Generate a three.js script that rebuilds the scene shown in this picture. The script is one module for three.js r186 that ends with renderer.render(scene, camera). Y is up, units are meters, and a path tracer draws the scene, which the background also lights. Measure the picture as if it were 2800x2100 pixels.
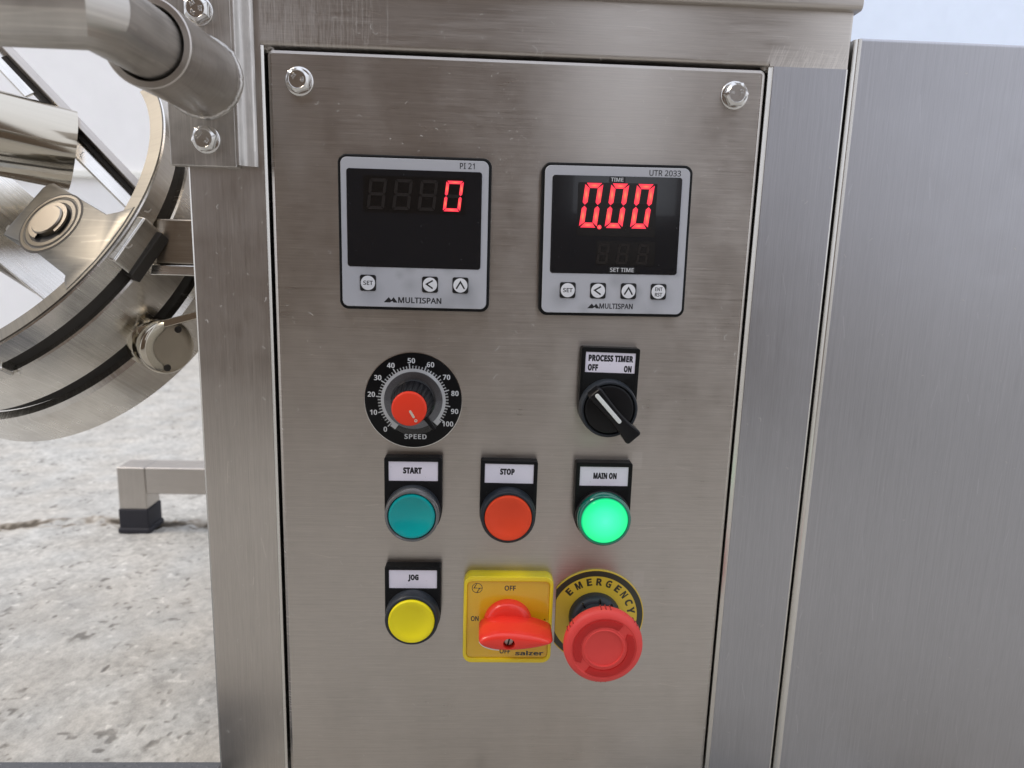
import * as THREE from 'three';
import { RoundedBoxGeometry } from 'three/addons/geometries/RoundedBoxGeometry.js';
import { TextGeometry } from 'three/addons/geometries/TextGeometry.js';
import { FontLoader } from 'three/addons/loaders/FontLoader.js';
import { mergeGeometries, mergeVertices, toCreasedNormals } from 'three/addons/utils/BufferGeometryUtils.js';
import { Brush, Evaluator, SUBTRACTION } from 'three-bvh-csg';

// ---------------------------------------------------------------- camera, sky, sun, exposure
// All measures below are millimetres; x to the right and y up on the front of the control box (its front is z = 0),
// z towards the viewer. MM turns them into metres; the concrete floor lies FLOOR mm below the box's middle.
const MM = 0.001, FLOOR = -397;
const V = (x, y, z) => new THREE.Vector3(x, y, z);
const scene = new THREE.Scene();
const camera = new THREE.PerspectiveCamera(58.62, 4 / 3, 0.01, 60);
camera.rotation.set(-0.18179, -0.04182, 0.03010, 'YXZ');
camera.position.set(-5.59 * MM, (1.10 - FLOOR) * MM, 452.41 * MM);
camera.focus = 0.452; camera.userData.fStop = 8;
const renderer = new THREE.WebGLRenderer({ antialias: true });
renderer.toneMapping = THREE.LinearToneMapping;
renderer.toneMappingExposure = 1.18;
renderer.shadowMap.enabled = true;

let seed = 7;
const rnd = () => { seed = (seed + 0x6d2b79f5) | 0; let t = Math.imul(seed ^ (seed >>> 15), 1 | seed); t = (t + Math.imul(t ^ (t >>> 7), 61 | t)) ^ t; return ((t ^ (t >>> 14)) >>> 0) / 4294967296; };
const rr = (a, b) => a + (b - a) * rnd();
// tileable value noise on a lattice of n x n cells
function lattice(n) { const a = new Float32Array(n * n); for (let i = 0; i < a.length; i++) a[i] = rnd() * 2 - 1; return a; }
function vnoise(L, n, x, y) {
  const ix = Math.floor(x), iy = Math.floor(y); let fx = x - ix, fy = y - iy; fx = fx * fx * (3 - 2 * fx); fy = fy * fy * (3 - 2 * fy);
  const w = (k) => ((k % n) + n) % n, a = w(ix), b = w(ix + 1), c = w(iy) * n, d = w(iy + 1) * n;
  return (L[c + a] * (1 - fx) + L[c + b] * fx) * (1 - fy) + (L[d + a] * (1 - fx) + L[d + b] * fx) * fy;
}
const NL = 128, LAT = lattice(NL);
const fbm = (x, y, o) => { let s = 0, a = 0.5; for (let i = 0; i < o; i++) { s += a * vnoise(LAT, NL, x + i * 17.3, y + i * 9.1); x *= 2; y *= 2; a *= 0.55; } return s; };

{ // a bright overcast sky, a little bluer high up
  const W = 256, H = 128, d = new Float32Array(W * H * 4);
  for (let j = 0; j < H; j++) for (let i = 0; i < W; i++) {
    const up = Math.max(0, Math.sin(((j + 0.5) / H - 0.5) * Math.PI)), c = 1 + 0.1 * fbm(i / 256 * 16 * 4, j / 9, 3), k = (j * W + i) * 4;
    const v = 1.0 * (0.95 + 0.35 * up) * c;
    d[k] = v * (0.955 - 0.05 * up); d[k + 1] = v * (0.975 - 0.01 * up); d[k + 2] = v * (1.05 + 0.07 * up); d[k + 3] = 1;
  }
  const t = new THREE.DataTexture(d, W, H, THREE.RGBAFormat, THREE.FloatType);
  t.mapping = THREE.EquirectangularReflectionMapping; t.magFilter = THREE.LinearFilter; t.needsUpdate = true;
  scene.background = t; scene.environment = t;
}
const sun = new THREE.DirectionalLight(0xfff0dc, 1.4);
sun.position.set(-2.2, 3.0, 0.35); sun.target.position.set(0, 0.3, 0); sun.castShadow = true; sun.shadow.radius = 28; sun.shadow.mapSize.set(2048, 2048);
Object.assign(sun.shadow.camera, { left: -2, right: 2, top: 2, bottom: -2, near: 0.1, far: 8 });
scene.add(sun, sun.target);

// ---------------------------------------------------------------- helpers
const font = await new FontLoader().loadAsync('fonts/droid/droid_sans_bold.typeface.json');
const taken = {};
const numbered = (n) => { const k = taken[n] = (taken[n] ?? -1) + 1; return k ? n + '_' + String(k).padStart(3, '0') : n; };
function thing(name, base, label, category, group) {
  const o = new THREE.Group(); o.name = numbered(name); o.position.set(base[0] * MM, (base[1] - FLOOR) * MM, base[2] * MM);
  o.userData = { label, category }; if (group) o.userData.group = group;
  scene.add(o); o.userDataBase = base; return o;
}
const flat = (g) => { let h = g.index ? g.toNonIndexed() : g; if (!h.attributes.uv) planar(h); for (const k of Object.keys(h.attributes)) if (!['position', 'normal', 'uv'].includes(k)) h.deleteAttribute(k); h.morphAttributes = {}; h.clearGroups?.(); return h; };
const join = (l) => (l.length === 1 ? l[0] : mergeGeometries(l.map(flat)));
const ownNames = new Map();
function part(parent, name, geo, mat, label) {
  const b = parent.userDataBase, g = join([].concat(geo)).clone();
  g.translate(-b[0], -b[1], -b[2]).scale(MM, MM, MM);
  const m = new THREE.Mesh(g, mat); m.name = name; m.castShadow = m.receiveShadow = true; m.userDataBase = b;
  if (label) m.userData = { label };
  parent.add(m); return m;
}
function struct(name, geo, mat, label) {
  const g = join([].concat(geo)).clone(); g.translate(0, -FLOOR, 0).scale(MM, MM, MM);
  const m = new THREE.Mesh(g, mat); m.name = name; m.receiveShadow = m.castShadow = true; m.userData = { kind: 'structure', label }; scene.add(m); return m;
}
// uv in units of k mm, projected along each face's own main axis; along = 'x' | 'y' | 'z': the direction the brushing runs in
function boxUV(g0, k = 300, along = 'x') {
  const g = g0.index ? g0.toNonIndexed() : g0, p = g.attributes.position, n = g.attributes.normal, uv = new Float32Array(p.count * 2);
  for (let i = 0; i < p.count; i += 3) {
    let nx = 0, ny = 0, nz = 0; for (let j = i; j < i + 3; j++) { nx += Math.abs(n.getX(j)); ny += Math.abs(n.getY(j)); nz += Math.abs(n.getZ(j)); }
    for (let j = i; j < i + 3; j++) {
      const x = p.getX(j), y = p.getY(j), z = p.getZ(j); let a, b;
      if (nz >= nx && nz >= ny) [a, b] = along === 'y' ? [y, x] : [x, y];
      else if (nx >= ny) [a, b] = along === 'y' ? [y, z] : [z, y];
      else [a, b] = along === 'z' ? [z, x] : [x, z];
      uv[j * 2] = a / k; uv[j * 2 + 1] = b / k;
    }
  }
  g.setAttribute('uv', new THREE.BufferAttribute(uv, 2)); return g;
}
// uv 0..1 over a rectangle of the xy plane (for print)
function planar(g, cx = 0, cy = 0, w = 300, h = w) {
  const p = g.attributes.position, uv = new Float32Array(p.count * 2);
  for (let i = 0; i < p.count; i++) { uv[i * 2] = (p.getX(i) - cx) / w + 0.5; uv[i * 2 + 1] = (p.getY(i) - cy) / h + 0.5; }
  g.setAttribute('uv', new THREE.BufferAttribute(uv, 2)); return g;
}
const crease = (g, a = 0.6) => toCreasedNormals(g, a);
const rbox = (x0, x1, y0, y1, z0, z1, r = 1, s = 3) => new RoundedBoxGeometry(x1 - x0, y1 - y0, z1 - z0, s, r).translate((x0 + x1) / 2, (y0 + y1) / 2, (z0 + z1) / 2);
const lathe = (pts, cx = 0, cy = 0, seg = 64, a0 = 0, a1 = Math.PI * 2) => crease(new THREE.LatheGeometry(pts.map((p) => new THREE.Vector2(Math.max(p[0], 1e-4), p[1])), seg, a0, a1).rotateX(Math.PI / 2).translate(cx, cy, 0), 0.7);
function rrect(w, h, r, cx = 0, cy = 0, S = THREE.Shape) {
  const s = new S(), x = cx - w / 2, y = cy - h / 2;
  s.moveTo(x + r, y); s.lineTo(x + w - r, y); s.absarc(x + w - r, y + r, r, -Math.PI / 2, 0); s.lineTo(x + w, y + h - r); s.absarc(x + w - r, y + h - r, r, 0, Math.PI / 2);
  s.lineTo(x + r, y + h); s.absarc(x + r, y + h - r, r, Math.PI / 2, Math.PI); s.lineTo(x, y + r); s.absarc(x + r, y + r, r, Math.PI, Math.PI * 1.5); return s;
}
// a shape from z0 to z1 with a rounded front edge
function slab(shape, z0, z1, bevel = 0, seg = 2, cs = 10) {
  const g = new THREE.ExtrudeGeometry(shape, { depth: z1 - z0 - bevel, bevelEnabled: bevel > 0, bevelSize: bevel, bevelThickness: bevel, bevelOffset: -bevel, bevelSegments: seg, curveSegments: cs });
  return crease(g.translate(0, 0, z0), 0.7);
}
const poly = (pts) => new THREE.Shape(pts.map((p) => new THREE.Vector2(p[0], p[1])));
// a profile given in (a, z) run along y or x; corners listed with a radius are rounded
function rounded(pts) {
  const s = new THREE.Shape(), n = pts.length;
  pts.forEach((p, i) => {
    const r = p[2] || 0, A = new THREE.Vector2(...pts[(i + n - 1) % n]), B = new THREE.Vector2(p[0], p[1]), C = new THREE.Vector2(...pts[(i + 1) % n]);
    const u = A.clone().sub(B).normalize().multiplyScalar(r).add(B), v = C.clone().sub(B).normalize().multiplyScalar(r).add(B);
    i ? s.lineTo(u.x, u.y) : s.moveTo(u.x, u.y); if (r) s.quadraticCurveTo(B.x, B.y, v.x, v.y);
  });
  s.closePath(); return s;
}
const alongY = (pts, y0, y1) => crease(new THREE.ExtrudeGeometry(rounded(pts), { depth: y1 - y0, bevelEnabled: false, curveSegments: 8 }).rotateX(Math.PI / 2).translate(0, y1, 0).scale(1, 1, 1), 0.7); // (x, z) profile
const alongX = (pts, x0, x1) => crease(new THREE.ExtrudeGeometry(rounded(pts.map((p) => [-p[1], p[0], p[2]])), { depth: x1 - x0, bevelEnabled: false, curveSegments: 8 }).rotateY(Math.PI / 2).translate(x0, 0, 0), 0.7); // (y, z) profile
// a bar with section w x h between two points; up gives the direction of h
function bar(p, q, w, h, up = V(0, 0, 1), r = 0.6) {
  const d = q.clone().sub(p), L = d.length(), z = d.normalize(), x = new THREE.Vector3().crossVectors(up, z).normalize(), y = new THREE.Vector3().crossVectors(z, x);
  return boxUV(new RoundedBoxGeometry(w, h, L, 2, r), 300, 'z').applyMatrix4(new THREE.Matrix4().makeBasis(x, y, z).setPosition(p.clone().add(q).multiplyScalar(0.5)));
}
// a round tube with mitred bends
function sweep(path, R, seg = 48, caps = true) {
  const n = path.length, rings = [], pos = [], idx = [], uv = []; let len = 0;
  const dir = path.slice(1).map((p, i) => p.clone().sub(path[i]).normalize());
  let u = Math.abs(dir[0].y) < 0.9 ? V(0, 1, 0) : V(1, 0, 0); u.addScaledVector(dir[0], -u.dot(dir[0])).normalize();
  for (let i = 0; i < n; i++) {
    const d0 = dir[Math.max(0, i - 1)], d1 = dir[Math.min(n - 2, i)], m = d0.clone().add(d1).normalize(), v = new THREE.Vector3().crossVectors(d0, u);
    if (i) len += path[i].distanceTo(path[i - 1]);
    for (let k = 0; k <= seg; k++) {
      const a = k / seg * Math.PI * 2, o = u.clone().multiplyScalar(Math.cos(a) * R).addScaledVector(v, Math.sin(a) * R);
      o.addScaledVector(d0, -o.dot(m) / d0.dot(m)); o.add(path[i]); pos.push(o.x, o.y, o.z); uv.push(len / 300, a * R / 300);
    }
    if (i < n - 1) u.applyQuaternion(new THREE.Quaternion().setFromUnitVectors(d0, d1)).normalize();
  }
  for (let i = 0; i < n - 1; i++) for (let k = 0; k < seg; k++) { const a = i * (seg + 1) + k, b = a + seg + 1; idx.push(a, a + 1, b, b, a + 1, b + 1); }
  if (caps) for (const [i, f] of [[0, 1], [n - 1, 0]]) {
    const c = pos.length / 3; pos.push(path[i].x, path[i].y, path[i].z); uv.push(0, 0);
    for (let k = 0; k < seg; k++) { const a = i * (seg + 1) + k; f ? idx.push(c, a + 1, a) : idx.push(c, a, a + 1); }
  }
  const g = new THREE.BufferGeometry(); g.setAttribute('position', new THREE.Float32BufferAttribute(pos, 3)); g.setAttribute('uv', new THREE.Float32BufferAttribute(uv, 2)); g.setIndex(idx);
  return crease(g, 0.5);
}
function canvasTex(w, h, draw, srgb = true) {
  const c = document.createElement('canvas'); c.width = w; c.height = h; draw(c.getContext('2d'), w, h);
  const t = new THREE.CanvasTexture(c); if (srgb) t.colorSpace = THREE.SRGBColorSpace; t.wrapS = t.wrapT = THREE.RepeatWrapping; t.anisotropy = 8; return t;
}
function dataTex(d, w, h, srgb = false, rep = true) {
  const t = new THREE.DataTexture(d, w, h, THREE.RGBAFormat); t.magFilter = THREE.LinearFilter; t.minFilter = THREE.LinearMipmapLinearFilter; t.generateMipmaps = true;
  if (rep) t.wrapS = t.wrapT = THREE.RepeatWrapping; if (srgb) t.colorSpace = THREE.SRGBColorSpace; t.needsUpdate = true; return t;
}
const std = (r, g, b, o = {}) => new THREE.MeshPhysicalMaterial({ color: new THREE.Color().setRGB(r, g, b), roughness: 0.5, ...o });

// ---------------------------------------------------------------- brushed steel
// fine grinding lines that run along u: each row has its own tone that drifts slowly along the row
function grain(w, h) {
  const out = new Float32Array(w * h), cells = [w / 256, w / 64, w / 24].map((x) => Math.max(2, Math.round(x)));
  for (let y = 0; y < h; y++) {
    const base = rr(-1, 1), tr = cells.map((n) => Float32Array.from({ length: n }, () => rr(-1, 1)));
    for (let x = 0; x < w; x++) {
      let s = base * 0.35;
      tr.forEach((t, i) => { const n = t.length, f = x / w * n, a = Math.floor(f), q = f - a, k = q * q * (3 - 2 * q); s += [0.5, 0.6, 0.5][i] * (t[a % n] * (1 - k) + t[(a + 1) % n] * k); });
      out[y * w + x] = s;
    }
  }
  return out;
}
const clamp8 = (v) => Math.max(0, Math.min(255, Math.round(v)));
// marks: strokes of lint and scratches drawn over the grain: white where there is lint
function steelMaps(w, h, tone, rough, marks, cloud = 0.05, bend = 0) { // bend: width of the smooth bent edges at both sides, in pixels
  const gr = grain(w, h), c = new Uint8Array(w * h * 4), m = new Uint8Array(w * h * 4), b = new Uint8Array(w * h * 4);
  let lint = null, wear = null;
  if (marks) {
    const cv = document.createElement('canvas'); cv.width = w; cv.height = h; const x = cv.getContext('2d'); x.fillStyle = '#000'; x.fillRect(0, 0, w, h); marks(x, w, h);
    lint = x.getImageData(0, 0, w, h).data;
  }
  for (let y = 0; y < h; y++) for (let x = 0; x < w; x++) {
    const i = y * w + x, k = i * 4, g = gr[i], cl = fbm(x / w * 16, y / h * 16, 4), li = lint ? lint[((h - 1 - y) * w + x) * 4] / 255 : 0, sc = lint ? lint[((h - 1 - y) * w + x) * 4 + 1] / 255 : 0, sm = lint ? lint[((h - 1 - y) * w + x) * 4 + 2] / 255 : 0;
    const f = 1 + 0.08 * g + cloud * cl + 0.42 * sc + 0.16 * sm;
    for (let q = 0; q < 3; q++) { const v = tone[q] * f * (1 - li) + [0.62, 0.6, 0.56][q] * li; c[k + q] = clamp8(255 * (v <= 0.0031308 ? v * 12.92 : 1.055 * v ** (1 / 2.4) - 0.055)); }
    m[k] = 0; m[k + 1] = clamp8(255 * Math.min(1, (x < bend || x >= w - bend ? 0.24 : rough) + 0.03 * g + 0.05 * cl + 0.5 * li - 0.05 * sc + 0.16 * sm)); m[k + 2] = clamp8(255 * (1 - li)); b[k] = b[k + 1] = b[k + 2] = clamp8(128 + 60 * g + 90 * li + 70 * sc);
    c[k + 3] = m[k + 3] = b[k + 3] = 255;
  }
  return { map: dataTex(c, w, h, true), orm: dataTex(m, w, h), bump: dataTex(b, w, h) };
}
const steelMat = (s, o = {}) => new THREE.MeshPhysicalMaterial({ map: s.map, roughnessMap: s.orm, metalnessMap: s.orm, bumpMap: s.bump, bumpScale: 0.000018, roughness: 1, metalness: 1, anisotropy: 0.75, anisotropyRotation: Math.PI / 2, ...o });
function lintMarks(n, size, nScratch = 0) {
  return (x, w, h) => {
    const s = size; x.lineCap = 'round';
    for (let i = 0; i < nScratch; i++) { x.strokeStyle = `rgba(0,${rr(60, 200) | 0},0,0.8)`; x.lineWidth = rr(0.6, 1.4); const px = rr(0, w), py = rr(0, h), L = rr(8, 60) * s, a = rr(-0.3, 0.3); x.beginPath(); x.moveTo(px, py); x.lineTo(px + L * Math.cos(a), py + L * Math.sin(a)); x.stroke(); }
    for (let i = 0; i < n; i++) {
      const px = rr(0, w), py = rr(0, h), L = rr(0.6, 5) * s * (rnd() < 0.15 ? 2 : 1), a = rr(0, 7), v = rr(150, 255) | 0; x.strokeStyle = `rgb(${v},0,0)`; x.lineWidth = rr(0.7, 1.3);
      x.beginPath(); x.moveTo(px, py); x.quadraticCurveTo(px + L * Math.cos(a), py + L * Math.sin(a), px + L * Math.cos(a + rr(-1.4, 1.4)) * 1.3, py + L * Math.sin(a + rr(-1.2, 1.2)) * 1.3); x.stroke();
    }
  };
}
const TONE = [0.5, 0.466, 0.43];
const sheetMaps = steelMaps(1024, 1024, TONE, 0.36, lintMarks(260, 1.0, 60));
const brushed = steelMat(sheetMaps);                                                    // brushing runs along u
const doorMaps = steelMaps(1240, 2024, TONE, 0.33, (x, w, h) => { // hand smears and tape residue round the controls, then lint
  const px = (mx) => (mx + 142.1) * 4.01, py = (my) => (121.9 - my) * 4.01;
  for (let i = 0; i < 60; i++) { const c = [[-52, -170], [13, -170], [78, -170], [-52, -246], [15, -250], [78, -250], [77, -95], [-52, -95], [10, 60], [0, -330]][i % 10], a = px(c[0] + rr(-45, 45)), b = py(c[1] + rr(-40, 40)), r = rr(15, 80), g = x.createRadialGradient(a, b, 0, a, b, r); g.addColorStop(0, `rgba(0,0,${rr(60, 190) | 0},${rr(0.2, 0.6)})`); g.addColorStop(1, 'rgba(0,0,60,0)'); x.fillStyle = g; x.save(); x.translate(a, b); x.rotate(rr(0, 3)); x.scale(1.6, rr(0.25, 0.8)); x.translate(-a, -b); x.fillRect(a - r, b - r, 2 * r, 2 * r); x.restore(); }
  for (const [a, b, c, d] of [[-36, -152, 9, 4], [98, -128, 7, 12], [32, -190, 10, 5], [-70, -78, 26, 9], [104, -216, 8, 12], [-30, -204, 12, 5], [-92, -40, 30, 3]]) { x.fillStyle = `rgba(0,0,${rr(120, 220) | 0},0.55)`; x.fillRect(px(a), py(b), c * 4, d * 4); }
  lintMarks(420, 1.1, 120)(x, w, h);
  for (let i = 0; i < 420; i++) { const c = [[0, 70], [-10, -60], [20, -200], [60, 40]][i % 4], a = px(c[0] + rr(-1, 1) * rr(10, 110)), b = py(c[1] + rr(-1, 1) * rr(10, 90)), L = rr(0.5, 3.5), t = rr(0, 7), v = rr(110, 255) | 0; x.strokeStyle = `rgb(${v},0,0)`; x.lineWidth = rr(0.6, 1.1); x.beginPath(); x.moveTo(a, b); x.lineTo(a + L * Math.cos(t), b + L * Math.sin(t)); x.stroke(); }
}, 0.07, 9);
const doorSteel = steelMat(doorMaps);
const railMaps = steelMaps(1480, 184, TONE, 0.36, (x, w, h) => { // upright grinding strokes fade in from the left end and at the lower right corner
  lintMarks(70, 1.8, 30)(x, w, h);
  for (let i = 0; i < 900; i++) { const px = Math.abs(rr(-1, 1) * rr(0, 1)) * 340, py = rr(-30, h), L = rr(15, 110); x.strokeStyle = `rgba(${rr(20, 110) | 0},${rr(40, 240) | 0},0,${rr(0.2, 0.6)})`; x.lineWidth = rr(0.7, 1.6); x.beginPath(); x.moveTo(px, py); x.lineTo(px + rr(-4, 4), py + L); x.stroke(); }
  for (let i = 0; i < 320; i++) { const px = 1270 + rr(0, 210), py = h - rr(0, 70) * rr(0.2, 1), L = rr(10, 60); x.strokeStyle = `rgba(${rr(20, 110) | 0},${rr(60, 255) | 0},0,${rr(0.3, 0.7)})`; x.lineWidth = rr(0.7, 1.6); x.beginPath(); x.moveTo(px, py); x.lineTo(px - L * 0.35, py + L); x.stroke(); }
});
const skyTintMaps = steelMaps(1024, 1024, [0.4, 0.4, 0.42], 0.38, lintMarks(60, 1.0, 50), 0.03);  // bluish tint stands in for the cool reflection from the right
const skyTintSteel = steelMat(skyTintMaps, { anisotropy: 0.6 });
const drumMaps = steelMaps(512, 512, [0.72, 0.7, 0.66], 0.24, lintMarks(12, 1.5, 60), 0.2);
const railSteel = steelMat(railMaps);
const coarseMaps = steelMaps(512, 512, [0.52, 0.5, 0.47], 0.4, (x, w, h) => { // ground weld patch: coarse scratches and stains
  for (let i = 0; i < 260; i++) { x.strokeStyle = `rgba(0,${rr(40, 255) | 0},0,0.7)`; x.lineWidth = rr(0.8, 2); const px = rr(0, w), py = rr(0, h), L = rr(20, 160), a = rr(-0.12, 0.12); x.beginPath(); x.moveTo(px, py); x.lineTo(px + L * Math.cos(a), py + L * Math.sin(a)); x.stroke(); }
}, 0.24);
const groundSteel = steelMat(coarseMaps, { bumpScale: 0.00003, anisotropy: 0.5 });
const edgeSteel = std(0.66, 0.645, 0.61, { metalness: 1, roughness: 0.27 });
const satin = steelMat(sheetMaps, { anisotropy: 0.3 });
const polished = std(0.5, 0.46, 0.385, { metalness: 1, roughness: 0.1 });
const boltSteel = std(0.62, 0.61, 0.59, { metalness: 1, roughness: 0.2 });
const darkSteelAndShade = std(0.05, 0.046, 0.042, { metalness: 0.6, roughness: 0.6 });  // dark metal of small parts; also stands in for shade in slots and gaps
const dullSteel = std(0.42, 0.4, 0.37, { metalness: 1, roughness: 0.42 });

// ---------------------------------------------------------------- the setting: floor, walls
{ // worn concrete with pits and a rough joint across it; fine grid where the photo sees it, plain sheet beyond
  const X0 = -1500, X1 = 300, Z0 = -2300, Z1 = 200, S = 7, nx = Math.round((X1 - X0) / S), nz = Math.round((Z1 - Z0) / S), pos = [], uv = [], idx = [];
  const joint = (x) => -506 + 26 * fbm(x / 70, 3.3, 3) + 15 * fbm(x / 15, 8.1, 2);
  for (let j = 0; j <= nz; j++) for (let i = 0; i <= nx; i++) {
    const x = X0 + i * S, z = Z0 + j * S, edge = Math.min(1, Math.min(i, j, nx - i, nz - j) / 6), dj = Math.abs(z - joint(x));
    let y = 2.4 * fbm(x / 120, z / 120, 3) + 0.8 * fbm(x / 20, z / 20, 2);
    y += -13 * Math.exp(-((dj / 8) ** 2)) * (0.3 + 1.2 * Math.abs(fbm(x / 30, 1.7, 2))) + (dj < 34 ? 9 * Math.max(0, fbm(x / 11, z / 11, 3)) * (1 - dj / 34) : 0);
    pos.push(x, FLOOR + y * edge, z); uv.push((x - X0) / (X1 - X0), (Z1 - z) / (Z1 - Z0));
  }
  for (let j = 0; j < nz; j++) for (let i = 0; i < nx; i++) { const a = j * (nx + 1) + i, b = a + nx + 1; idx.push(a, b, a + 1, a + 1, b, b + 1); }
  const g = new THREE.BufferGeometry(); g.setAttribute('position', new THREE.Float32BufferAttribute(pos, 3)); g.setAttribute('uv', new THREE.Float32BufferAttribute(uv, 2)); g.setIndex(idx); g.computeVertexNormals();
  const rest = [[-9000, X0, -9000, 9000], [X1, 9000, -9000, 9000], [X0, X1, -9000, Z0], [X0, X1, Z1, 9000]].map(([a, b, c, d]) => {
    const q = new THREE.PlaneGeometry(b - a, d - c).rotateX(-Math.PI / 2).translate((a + b) / 2, FLOOR, (c + d) / 2), p = q.attributes.position, u = q.attributes.uv;
    for (let i = 0; i < p.count; i++) u.setXY(i, p.getX(i) / 1100, -p.getZ(i) / 1100); return q;
  });
  const W = 1792, H = 2048, c = new Uint8Array(W * H * 4), bm = new Uint8Array(W * H * 4), L2 = lattice(256), v2 = (x, y) => vnoise(L2, 256, x, y);
  for (let y = 0; y < H; y++) for (let x = 0; x < W; x++) {
    const mx = X0 + (x + 0.5) / W * (X1 - X0), mz = Z1 - (y + 0.5) / H * (Z1 - Z0), k = (y * W + x) * 4, u = mx + 900, v = mz + 3000;
    const big = 0.6 * v2(u / 210, v / 210) + 0.5 * v2(u / 70 + 5, v / 70), mid = 0.6 * v2(u / 26, v / 26) + 0.55 * v2(u / 11 + 40, v / 11), fine = v2(u / 4.5, v / 4.5);
    let t = 0.4 * (1.06 + 0.1 * big + 0.17 * mid + (0.1 + 0.14 * Math.max(0, big + 0.3)) * fine + rr(-0.12, 0.12)), hgt = 128 + 30 * mid + 26 * fine, brown = 0.018 * v2(u / 40 + 90, v / 40);
    const pit = 0.8 * v2(u / 5 + 77, v / 5 + 31) + 0.5 * v2(u / 18 + 9, v / 18); if (pit > 0.58) { const q = Math.min(1, (pit - 0.58) * 2.6); t *= 1 - 0.5 * q; hgt -= 80 * q; brown += 0.02 * q; }
    if (v2(u / 9 + 55, v / 9 + 11) > 0.8) t *= 1.25;
    const dj = Math.abs(mz - joint(mx)) + 5 * v2(u / 7, v / 7); if (dj < 20) { const q = Math.min(1, (20 - dj) / 12) * Math.max(0, Math.min(1, 0.6 + 1.1 * v2(u / 22 + 3, v / 10) + 0.5 * v2(u / 7, v / 5))); t *= 1 - 0.8 * q; brown += 0.16 * q; }
    const col = [t * (1 + brown), t * 0.975, t * (0.905 - brown)];
    for (let q = 0; q < 3; q++) { const s = Math.max(0, col[q]); c[k + q] = clamp8(255 * (s <= 0.0031308 ? s * 12.92 : 1.055 * s ** (1 / 2.4) - 0.055)); }
    bm[k] = bm[k + 1] = bm[k + 2] = clamp8(hgt); c[k + 3] = bm[k + 3] = 255;
  }
  struct('concrete_floor', [g, ...rest], new THREE.MeshStandardMaterial({ map: dataTex(c, W, H, true), bumpMap: dataTex(bm, W, H), bumpScale: 0.003, roughness: 0.95 }), 'worn pitted grey concrete floor with a rough joint');
}
const plaster = (r, g, b) => {
  const W = 512, c = new Uint8Array(W * W * 4);
  for (let i = 0; i < W * W; i++) { const n = 1 + 0.03 * fbm((i % W) / W * 16, (i / W | 0) / W * 16, 4); [r, g, b].forEach((q, j) => { const s = q * n; c[i * 4 + j] = clamp8(255 * (1.055 * s ** (1 / 2.4) - 0.055)); }); c[i * 4 + 3] = 255; }
  return new THREE.MeshStandardMaterial({ map: dataTex(c, W, W, true), roughness: 0.9 });
};
struct('white_wall', boxUV(rbox(-4200, 260, FLOOR - 20, 2300, -2560, -2400, 4, 1), 900), plaster(0.8, 0.79, 0.785), 'plain white painted wall behind the machine');
struct('wall_ledge', boxUV(rbox(-4200, 250, 262, 290, -2400, -2372, 4, 1), 900), plaster(0.76, 0.75, 0.7), 'thin pale ledge along the white wall');
{ // unseen wall with one opening, added behind the viewer to dim the steel reflections
  const m = plaster(0.17, 0.12, 0.084), z0 = 1350, z1 = 1450;
  struct('added_wall', [[-1500, 210, FLOOR - 20, 1500], [500, 830, FLOOR - 20, 1500], [210, 500, FLOOR - 20, 120]].map(([a, b, c, d]) => boxUV(rbox(a, b, c, d, z0, z1, 2, 1), 900)), m, 'added brown wall facing the machine, there only for its dim reflection');
}
struct('pale_blue_wall', boxUV(rbox(264, 4600, FLOOR - 20, 2300, -2580, -2420, 4, 1), 900), plaster(0.72, 0.79, 0.9), 'pale bluish white wall above the right cabinet');

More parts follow.
